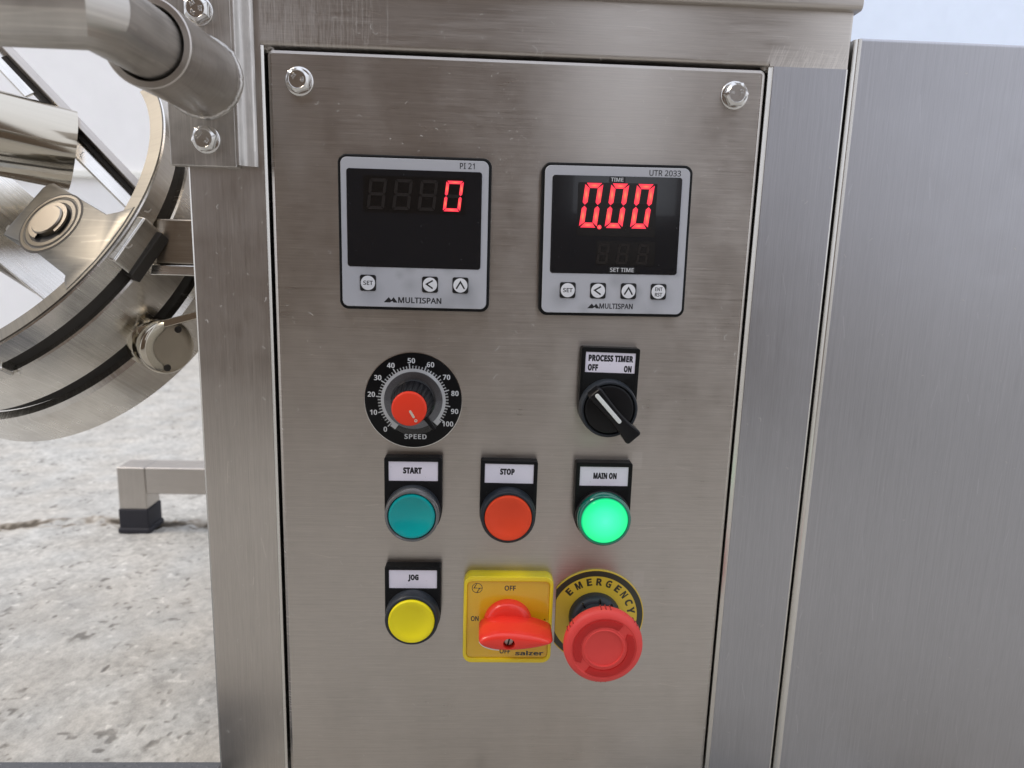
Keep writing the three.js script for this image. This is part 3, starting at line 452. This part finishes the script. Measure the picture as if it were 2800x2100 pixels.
{ // PROCESS TIMER selector
  const cx = 77.3, cy = -95, b = legendPlate('selector_switch', cx, cy, 40, 30, [['PROCESS TIMER', 0.5, 0.29, 3.9, 30], ['OFF', 0.155, 0.76, 3.9, 6.9], ['ON', 0.86, 0.79, 3.9, 5.4]], 'black selector switch with a white stripe under the PROCESS TIMER label', -0.012, blackPlastic);
  part(b, 'collar', lathe([[19.4, 8], [19.4, 10], [18.9, 15], [18.2, 16.2], [17.3, 16.2], [16.9, 15.2], [16.9, 13], [0, 13]], cx, cy, 80), collarGrey);
  part(b, 'knob_disc', lathe([[16.4, 12], [16.4, 15], [15.8, 15.7], [15, 15.9], [0, 15.4]], cx, cy, 72), smoothBlack);
  const s = new THREE.Shape(); s.moveTo(-18.3, -3.4); s.quadraticCurveTo(-18.6, 0, -18.3, 3.4); s.quadraticCurveTo(-17.8, 4.8, -16, 4.9); s.quadraticCurveTo(-4, 3.9, 4, 4); s.quadraticCurveTo(14, 4.4, 20, 5.8); s.quadraticCurveTo(22.5, 5.9, 22.7, 4); s.lineTo(22.7, -4); s.quadraticCurveTo(22.5, -5.9, 20, -5.8); s.quadraticCurveTo(14, -4.4, 4, -4); s.quadraticCurveTo(-4, -3.9, -16, -4.9); s.quadraticCurveTo(-17.8, -4.8, -18.3, -3.4);
  const turn = -0.83, T = (g) => g.rotateZ(turn).translate(cx, cy, 0);
  part(b, 'handle', T(slab(s, 13, 28, 1.2, 3)), smoothBlack);
  part(b, 'white_stripe', T(slab(rrect(25, 2.7, 1.3, -4.5, 0), 27.6, 28.3, 0.25, 2)), std(0.66, 0.69, 0.67, { roughness: 0.5 }));
}

// ---------------------------------------------------------------- yellow main switch
{
  const cx = 15, cy = -249.6, K = 16, W = 57.6, H = 58.4, fy = -0.3, C = [cx - W / 2, cy + fy + H / 2];
  const X = (v) => (v - C[0]) * K, Y = (v) => (C[1] - v) * K;
  const tex = canvasTex(Math.round(W * K), Math.round(H * K), (x, w, h) => {
    x.fillStyle = '#e0b61a'; x.fillRect(0, 0, w, h); for (let i = 0; i < w; i += 10) { x.fillStyle = 'rgba(190,140,5,0.35)'; x.fillRect(i, 0, 4, h); } for (let i = 0; i < h; i += 10) { x.fillStyle = 'rgba(255,225,90,0.12)'; x.fillRect(0, i, w, 4); }
    const ink = '#191307'; put(x, 'OFF', X(16), Y(-225.8), 3.4 * K, 8 * K, { color: ink, weight: 'normal', stroke: 5 }); put(x, 'ON', X(-8.2), Y(-249.1), 3.4 * K, 5.8 * K, { color: ink, weight: 'normal', stroke: 5 }); put(x, 'OFF', X(13.6), Y(-274), 3.4 * K, 7.8 * K, { color: ink, weight: 'normal', stroke: 5 });
    x.strokeStyle = ink; x.lineWidth = 7; x.beginPath(); x.arc(X(-7), Y(-226), 3.5 * K, 0, 7); x.stroke(); // ringed monogram
    x.lineWidth = 9; x.lineJoin = 'miter'; x.beginPath(); x.moveTo(X(-7.4), Y(-222.9)); x.lineTo(X(-9.3), Y(-226)); x.lineTo(X(-6.9), Y(-226)); x.stroke(); x.beginPath(); x.moveTo(X(-6.6), Y(-226.1)); x.lineTo(X(-3.9), Y(-226.1)); x.moveTo(X(-5.2), Y(-226.1)); x.lineTo(X(-7.1), Y(-229.2)); x.stroke();
    put(x, 'salzer', X(31), Y(-275.6), 3 * K, 20 * K, { color: ink, weight: 'normal', stroke: 6 });
    x.fillStyle = ink; x.beginPath(); x.moveTo(X(40.4), Y(-250)); x.lineTo(X(41.4), Y(-248.6)); x.lineTo(X(41.6), Y(-250)); x.fill();
  });
  const yellow = std(0.82, 0.64, 0.012, { roughness: 0.3, clearcoat: 0.3 });
  const rim = rrect(62.6, 66, 6.5); rim.holes = [rrect(W, H, 3.5, 0, fy, THREE.Path)];
  const m = part(box, 'main_switch', [slab(rrect(63, 66.4, 6.5), 0, 7, 1, 2), slab(rim, 6, 9.4, 0.8, 3)].map((g) => g.translate(cx, cy, 0)), yellow, 'square yellow main switch plate with a big red rotary handle');
  part(m, 'print_plate', planar(slab(rrect(W - 0.2, H - 0.2, 3.4, cx, cy + fy), 6.5, 8.2, 0.2, 1), cx, cy + fy, W, H), new THREE.MeshPhysicalMaterial({ map: tex, roughness: 0.25, clearcoat: 0.6 }));
  const red = std(0.8, 0.04, 0.024, { roughness: 0.26, specularIntensity: 0.9 });
  const ky = -250.9;
  part(m, 'handle_base', lathe([[17, 8], [17, 11], [16.6, 13.5], [15, 15.4], [12, 16], [0, 16]], cx, ky, 72), red);
  const s = new THREE.Shape(); s.moveTo(-20.3, 0); s.bezierCurveTo(-20.6, 3.8, -13, 7.8, -3, 8); s.bezierCurveTo(10, 8.2, 22, 4.8, 28.6, 1.5); s.bezierCurveTo(30.4, 0.5, 30.4, -0.5, 28.6, -1.5); s.bezierCurveTo(22, -4.8, 10, -8.2, -3, -8); s.bezierCurveTo(-13, -7.8, -20.6, -3.8, -20.3, 0);
  const out = s.getSpacedPoints(96).slice(0, 96), lay = [[13, 1.0, 1.06], [24, 1, 0.95], [31, 0.995, 0.86], [33.6, 0.98, 0.8], [35.2, 0.95, 0.7], [36.2, 0.89, 0.55], [36.7, 0.78, 0.38], [36.8, 0.4, 0.15]], gp = [], gi = [];
  lay.forEach(([z, a, b]) => out.forEach((p) => gp.push(p.x * a, p.y * b, z))); gp.push(0, 0, 36.8, 0, 0, 13); const n1 = out.length;
  for (let l = 0; l < lay.length - 1; l++) for (let k = 0; k < n1; k++) { const a = l * n1 + k, b = l * n1 + (k + 1) % n1; gi.push(a, a + n1, b, b, a + n1, b + n1); }
  for (let k = 0; k < n1; k++) { const e = (lay.length - 1) * n1; gi.push(e + k, gp.length / 3 - 2, e + (k + 1) % n1, k, (k + 1) % n1, gp.length / 3 - 1); }
  const raw = new THREE.BufferGeometry(); raw.setAttribute('position', new THREE.Float32BufferAttribute(gp, 3)); raw.setIndex(gi); raw.computeVertexNormals(); planar(raw);
  const bore = new Evaluator(); bore.useGroups = false; bore.attributes = ['position', 'normal', 'uv'];
  const cutter = new Brush(new THREE.CylinderGeometry(3.9, 3.9, 30, 40).rotateX(Math.PI / 2).translate(0, -0.6, 42)); cutter.updateMatrixWorld();
  const solid = new Brush(raw); solid.updateMatrixWorld();
  part(m, 'handle_grip', bore.evaluate(solid, cutter, SUBTRACTION).geometry.translate(cx, ky, 0), red);
  part(m, 'screw', [lathe([[3.3, 20], [3.3, 32.2], [2.8, 32.8], [0, 32.8]], cx, ky - 0.6, 24)], std(0.45, 0.43, 0.4, { metalness: 1, roughness: 0.4 }));
  part(m, 'screw_slot', slab(rrect(6, 1.1, 0.1), 32.7, 32.95).rotateZ(1.35).translate(cx, ky - 0.6, 0), smoothBlack);
  part(m, 'pointer_mark', new THREE.TubeGeometry(new THREE.CatmullRomCurve3([V(-19.6, -1.2, 32.2), V(-17.6, -3.4, 33), V(-13, -5.4, 33.3), V(-6.4, -6.5, 33.4)].map((p) => p.add(V(cx, ky, 0)))), 24, 0.75, 8), std(0.8, 0.78, 0.76));
}

// ---------------------------------------------------------------- emergency stop
{
  const cx = 77.6, cy = -250.4, R = 35.6, K = 14, N = Math.round(74 * K), c = N / 2, cut = -28.2;
  const tex = canvasTex(N, N, (x) => {
    x.fillStyle = '#d9bb3e'; x.fillRect(0, 0, N, N); x.strokeStyle = '#34352c'; x.lineWidth = 4.1 * K; x.beginPath(); x.arc(c, c, 32.8 * K, 0, 7); x.stroke();
    [...'EMERGENCY'].forEach((ch, i) => { const a = [-45.8, -28, -11, 4, 20.2, 36, 50.5, 65.4, 79.5][i] * Math.PI / 180; put(x, ch, c + 26.6 * K * Math.sin(a), c - 26.6 * K * Math.cos(a), 5.2 * K, (ch === 'M' ? 5.6 : 4.6) * K, { rot: a, color: '#33342e', stroke: 5 }); });
    for (let i = 0; i < 900; i++) { x.fillStyle = `rgba(${rnd() < 0.6 ? '225,200,90' : '90,80,40'},${rr(0.05, 0.2)})`; x.fillRect(rr(0, N), rr(0, N), rr(1, 6), rr(1, 3)); }
  });
  const s = new THREE.Shape(), a0 = Math.acos(cut / R); s.absarc(0, 0, R, -a0, a0, false); s.closePath();
  const m = part(box, 'emergency_stop', planar(slab(s, 0, 1.3, 0.2, 1, 64).translate(cx, cy, 0), cx, cy, 74), new THREE.MeshPhysicalMaterial({ map: tex, roughness: 0.35 }), 'red mushroom emergency stop button on a round yellow EMERGENCY plate');
  part(m, 'collar', lathe([[18.6, 1.2], [18.6, 5], [17.8, 8], [15.8, 10], [14.6, 10.2], [14, 12], [12.6, 18], [12.6, 29]], cx, cy), collarGrey);
  part(m, 'collar_rib', [0.9, 1.45, 2.2].map((a) => slab(rrect(4, 1.1, 0.2, 15.6, 0), 9, 11.2, 0.2, 1).rotateZ(a).translate(cx, cy, 0)), smoothBlack);
  const red = std(0.74, 0.06, 0.052, { roughness: 0.46, specularIntensity: 0.7 }), shadeRed = std(0.5, 0.018, 0.016, { roughness: 0.4, specularIntensity: 0.6 });  // the darker red puts recess shade into the turn arrows
  part(m, 'mushroom_head', lathe([[12.6, 28], [20, 29], [24.3, 31.5], [26, 34.5], [26.6, 37.5], [26.2, 40], [24.7, 41.9], [22.6, 42.9], [21.6, 43.1], [21.2, 42.7], [15.2, 42.7], [14.8, 43.1], [13.2, 43.1], [12.9, 42.6], [12.2, 42.3], [0, 42.1]], cx, cy, 96), red);
  part(m, 'centre_ring', lathe([[12.3, 42.2], [12.5, 43.2], [12.9, 43.5], [13.3, 43.5], [13.7, 43.2], [13.8, 42.8]], cx, cy, 72), red);
  const arrow = (a0, a1) => { const q = new THREE.Shape(), r0 = 15.6, r1 = 20.6, rm = 18.1, e = a1 - 0.16; q.absarc(0, 0, r1, a0, e, false); q.lineTo(rm * Math.cos(a1), rm * Math.sin(a1)); q.lineTo(r0 * Math.cos(e), r0 * Math.sin(e)); q.absarc(0, 0, r0, e, a0, true); q.closePath(); return slab(q, 42.5, 43.35, 0.4, 2, 40).translate(cx, cy, 0); };
  part(m, 'turn_arrow', arrow(0.95, 3.75), shadeRed); part(m, 'turn_arrow', arrow(4.1, 6.9), shadeRed);
  const rib = []; for (const b of [1.55, 2.6, 0.6, 4.7]) for (const d of [-0.12, 0, 0.12]) rib.push(slab(rrect(2.2, 0.8, 0.3, 25.6, 0), 34, 40, 0.3, 2).rotateZ(b + d).translate(cx, cy, 0));
  rib.forEach((g) => part(m, 'notch_shade', g, std(0.3, 0.02, 0.018, { roughness: 0.5 })));  // dark red ribs stand in for the shade of notches in the rim
}

// ---------------------------------------------------------------- right-hand cabinet
{
  const t = thing('steel_cabinet', [420, FLOOR, -200], 'plain tall brushed steel cabinet right of the control box', 'cabinet');
  part(t, 'cabinet_shell', boxUV(rbox(224.2, 640, FLOOR + 4, 143.7, -420, -0.5, 2.4, 4), 300, 'y'), skyTintSteel);
  part(t, 'rounded_edge', boxUV(alongY([[222.3, -60], [226.6, -60], [226.6, -0.3], [224.3, -0.3, 0.5], [222.3, -2.5, 0.5]], FLOOR + 4, 142.6), 300, 'y'), edgeSteel, 'bright bent left edge of the cabinet');
}

// ---------------------------------------------------------------- bracket with sleeve, and the bent pipe in it
const PX = -178.8, PY = 102.4;
{
  const t = thing('pipe_bracket', [PX, 50, 0], 'welded steel bracket plate with a pipe sleeve bolted to the box corner', 'bracket');
  part(t, 'bracket_plate', [boxUV(rbox(-200.6, -160.5, 51, 170, 0.5, 8, 0.8, 2), 200, 'y')], groundSteel);
  part(t, 'weld_seam', boxUV(alongY([[-160.6, 0.4], [-149.4, 0.4, 0.8], [-151, 2.4, 1], [-156.5, 4.4, 2], [-158.8, 8, 0.8], [-160.6, 8]], 52.5, 170), 200, 'y'), groundSteel, 'ground weld seam joining the plate to the frame');
  part(t, 'sleeve', lathe([[18.2, 20], [18.2, 76.2], [18.7, 77], [21.6, 77], [22.2, 76.3], [22.2, 16], [22.4, 10], [23.2, 8.6], [24.5, 7.7]], PX, PY, 80), satin, 'short open pipe sleeve');
  { const g = new THREE.TorusGeometry(22.6, 2.1, 10, 150), p = g.attributes.position; for (let i = 0; i < p.count; i++) { const a = Math.atan2(p.getY(i), p.getX(i)), f = 0.985 + 0.006 * Math.sin(a * 40 + 3 * fbm(a * 3, 7.7, 2)) + 0.03 * fbm(a * 6, 2.2, 3); p.setXYZ(i, p.getX(i) * f, p.getY(i) * f, p.getZ(i) * (1 + 0.25 * fbm(a * 9, 5.1, 2))); } g.computeVertexNormals(); part(t, 'weld_bead', boxUV(g.translate(PX, PY, 8.2), 60), groundSteel); }
  hexBolt(t, -178.9, 139.3, 8, 0.5, [['A2', 0.6], ['70', 2.6], ['BF', -1.6]], 8.4, 6.8); hexBolt(t, -178.1, 66.8, 8, 0.2, [['GMF', 0.9], ['A2', -2.2]], 8.4, 6.8);
  const p = thing('bent_pipe', [PX, PY, 60], 'thick satin steel pipe bent left out of the bracket sleeve', 'pipe');
  part(p, 'pipe', sweep([V(PX, PY, 22), V(PX, PY, 121.5), V(PX - 2.6, PY, 125.4), V(PX - 420, PY - 1, 131)], 17, 64), steelMat(coarseMaps, { anisotropy: 0.15, roughness: 1.15, color: new THREE.Color().setRGB(0.98, 0.97, 0.96) }));
}

// ---------------------------------------------------------------- the tilted drum mixer left of the box
{
  const C = V(-388.5, 34.6, -100), n = V(-0.279, 0.5725, 0.771).normalize(), X = new THREE.Vector3().crossVectors(V(0, 1, 0), n).normalize(), Y = new THREE.Vector3().crossVectors(n, X);
  const M = new THREE.Matrix4().makeBasis(X, Y, n).setPosition(C), L = (g) => g.applyMatrix4(M);
  const t = thing('drum_mixer', [C.x, FLOOR, C.z], 'shiny steel drum mixer with a tilted hoop and bearing plate at the left', 'mixer');
  const band = (r1, r0, z0, z1, ch = 1.2, a = null) => lathe([[r0, z0], [r1 - ch, z0], [r1, z0 + ch], [r1, z1 - ch], [r1 - ch, z1], [r0, z1], [r0, z0]], 0, 0, 160, ...(a ?? [0, Math.PI * 2])), lower = [-1.9, 3.95];
  const bands = steelMat(drumMaps, { anisotropy: 0.55, bumpScale: 0.00006 }), dimReflSteel = steelMat(coarseMaps, { anisotropy: 0.3, color: new THREE.Color().setRGB(0.29, 0.28, 0.255) }), pale = steelMat(drumMaps, { anisotropy: 0.1 });  // hoop face and bearing plate steel darkened to carry a dim overhead reflection
  const bUV = (g) => { const p = g.attributes.position, uv = []; for (let i = 0; i < p.count; i++) uv.push(p.getZ(i) / 300, Math.atan2(p.getY(i), p.getX(i)) * 0.5); g.setAttribute('uv', new THREE.Float32BufferAttribute(uv, 2)); return g; };
  part(t, 'front_hoop', L(bUV(band(152.2, 142, -17, -1.2, 1, [-1.9, 4.3]))), bands);
  part(t, 'hoop_face', L(bUV(band(152, 141.2, -1.2, 0.2, 0.7, [-1.9, 4.3]))), dimReflSteel);
  part(t, 'slot_shade', L(bUV(band(146.5, 142, -31, -16, 1.2, lower))), darkSteelAndShade);  // dark ring paints the shade inside the slot
  part(t, 'middle_hoop', L(bUV(band(152, 143, -62, -27.5, 1.2, lower))), bands);
  part(t, 'drum_gap_shade', L(bUV(band(144.5, 139, -76, -60, 1.2, lower))), darkSteelAndShade);  // dark ring paints the shade between hoop and drum
  part(t, 'drum_shell', L(bUV(band(156.5, 147, -113, -72, 3, lower))), bands);
  // bearing plate and bearing
  const tab = new THREE.Shape(); [[42.6, -34], [43, -27], [54, 9], [58, 13], [62, 13.4], [128, -14.6], [137, -12.5], [149.3, -7.8], [147.7, -23.4], [144.4, -38.7], [139.6, -53.6], [133.2, -67.9], [128.1, -77.0], [122, -70], [120.5, -66], [116, -63.5], [70, -42]].forEach((p, i) => (i ? tab.lineTo(p[0], p[1]) : tab.moveTo(p[0], p[1]))); tab.closePath();
  part(t, 'bearing_plate', L(boxUV(slab(tab, -12, 0.8, 1, 2), 300)), dimReflSteel);
  const bx = 82, by = -23; const B = t.children[t.children.length - 1];
  part(B, 'bearing', L(join([lathe([[24.6, 0.4], [24.6, 1.2], [22.6, 1.2], [22.3, 0.6], [20.5, 0.6], [20.2, 1.3], [17.5, 1.3], [17.2, 0.7], [13, 0.7]], bx, by, 64)])), std(0.2, 0.18, 0.15, { metalness: 1, roughness: 0.28 }));
  part(B, 'bearing_seal', L(join([lathe([[26, 0.3], [26, 0.95], [24.3, 0.95]], bx, by, 64), lathe([[17.4, 0.75], [17.4, 0.9], [12, 0.9]], bx, by, 64), lathe([[21.4, 0.75], [21.4, 1], [20.2, 1]], bx, by, 64)])), darkSteelAndShade);
  part(B, 'bearing_shaft', L(join([lathe([[12.2, 0], [12.2, 4.6], [11.4, 5.4], [0, 5.4]], bx, by, 48), lathe([[12, 2.2], [15.5, 2.2], [15.5, 3.8], [12, 3.8]], bx, by, 40, 0.9, 5.2)])), std(0.27, 0.24, 0.2, { metalness: 1, roughness: 0.34 }));
  // flat bars that cross the hoop behind the bearing
  const away = V(0.41, 0.4, 0.82);
  part(t, 'cross_bar', bar(V(-430, 193, -150), V(-290.5, 42.5, -150), 6.5, 9, away), satin);
  part(t, 'bar_gap_shade', bar(V(-398, 147, -152), V(-296, 37, -152), 4, 7, away), darkSteelAndShade);  // no bar of its own: dark strip for the shaded gap under the cross bar
  part(t, 'cross_bar', bar(V(-437, 187.5, -149), V(-376, 120, -149), 13, 3, away), pale);
  part(t, 'cross_bar', bar(V(-374, 112.5, -152), V(-292, 28, -152), 19, 4, away), pale);
  part(t, 'wide_plate', bar(V(-470, 62.5, -170), V(-350, -42.5, -170), 62, 4, away), bands);
  part(t, 'cross_bar', bar(V(-470, 12, -172), V(-365, -57.5, -172), 15, 8, away), dullSteel);
  // polished tube seen through the hoop
  part(t, 'polished_tube', sweep([V(-520, 112, -40), V(-359, 79, -150), V(-352, 77.6, -155)], 32.5, 64), polished);
  // arm to the box, valve
  part(t, 'support_arm', boxUV(rbox(-262, -192.6, -10.5, 21.6, -100, -60, 1.5), 300, 'x'), steelMat(sheetMaps, { anisotropy: 0.1, color: new THREE.Color().setRGB(0.75, 0.7, 0.62) }));
  part(t, 'arm_flange', boxUV(rbox(-266, -192.6, -18.6, -11, -104, -57, 1), 300, 'x'), bands);
  part(t, 'hinge_block', L(boxUV(rbox(147, 155, -19, 19, -24, -5, 1.5), 300).rotateZ(-0.2)), bands);
  part(t, 'hinge_gap_shade', L(boxUV(rbox(150, 157.5, -17, 21, -29, -20, 1), 300).rotateZ(-0.22)), darkSteelAndShade);  // dark block fills the gap with painted shade
  part(t, 'clamp_lug', L(boxUV(rbox(143, 156, -9, 9, -27, -15, 2), 300).rotateZ(-1.05)), pale);
  const ax = V(0.78, -0.08, 0.62).normalize(), at = V(-239.5, -71.3, -60), Q = new THREE.Matrix4().makeRotationFromQuaternion(new THREE.Quaternion().setFromUnitVectors(V(0, 0, 1), ax)).scale(V(0.8, 0.8, 0.8)).setPosition(at);
  const v = part(t, 'valve_body', lathe([[0, 0.5], [8, 0.4], [14, 1.2], [21, 1.4], [24, 0.4], [25.5, -2], [25.5, -9], [24, -11], [18, -12], [18, -20], [23, -21], [24, -24], [24, -31], [22, -33], [15, -34], [15, -54], [20, -56], [20, -66], [0, -66]], 0, 0, 64).applyMatrix4(Q), polished);
  for (const [a, b] of [[9, 16], [-3, -19]]) part(v, 'screw', lathe([[0, 2.6], [2.6, 2.6], [3.2, 2], [3.4, 0.8]], a, b, 20).applyMatrix4(Q), darkSteelAndShade);
  part(t, 'lever', bar(V(-260, -59.5, -58), V(-214, -46, -56), 5.5, 2.4, V(0, 0.2, 1)), polished);
}

// ---------------------------------------------------------------- stand foot behind, base rail in front
{
  const t = thing('machine_stand', [-494, FLOOR, -500], 'square steel tube stand foot with a black rubber cap on the concrete', 'stand');
  part(t, 'beam', boxUV(rbox(-474.6, -150, -339, -300.6, -519, -480, 2), 300, 'x'), satin);
  part(t, 'leg', boxUV(rbox(-513.4, -474.8, -362, -300.8, -519, -480.2, 2), 300, 'y'), satin);
  part(t, 'rubber_foot', [rbox(-514.6, -473.6, FLOOR + 7, -361.5, -520, -479, 2), rbox(-516.5, -471.5, FLOOR - 1, FLOOR + 8, -522, -477, 3)], std(0.022, 0.022, 0.03, { roughness: 0.7 }));
  const b = thing('base_rail', [-600, FLOOR, 30], 'dark grey flat base rail along the bottom left edge', 'rail');
  part(b, 'rail', boxUV(rbox(-1300, -196, FLOOR - 2, -379.5, -12.5, 90, 2), 200), new THREE.MeshPhysicalMaterial({ roughness: 0.6, metalness: 0.3, map: canvasTex(512, 512, (x, w, h) => { x.fillStyle = '#5b5d61'; x.fillRect(0, 0, w, h); for (let i = 0; i < 5000; i++) { x.fillStyle = `rgba(${rnd() < 0.5 ? '150,150,155' : '40,42,46'},0.3)`; x.fillRect(rr(0, w), rr(0, h), rr(1, 4), rr(1, 3)); } }) }));
}

scene.updateMatrixWorld(true);
renderer.render(scene, camera);
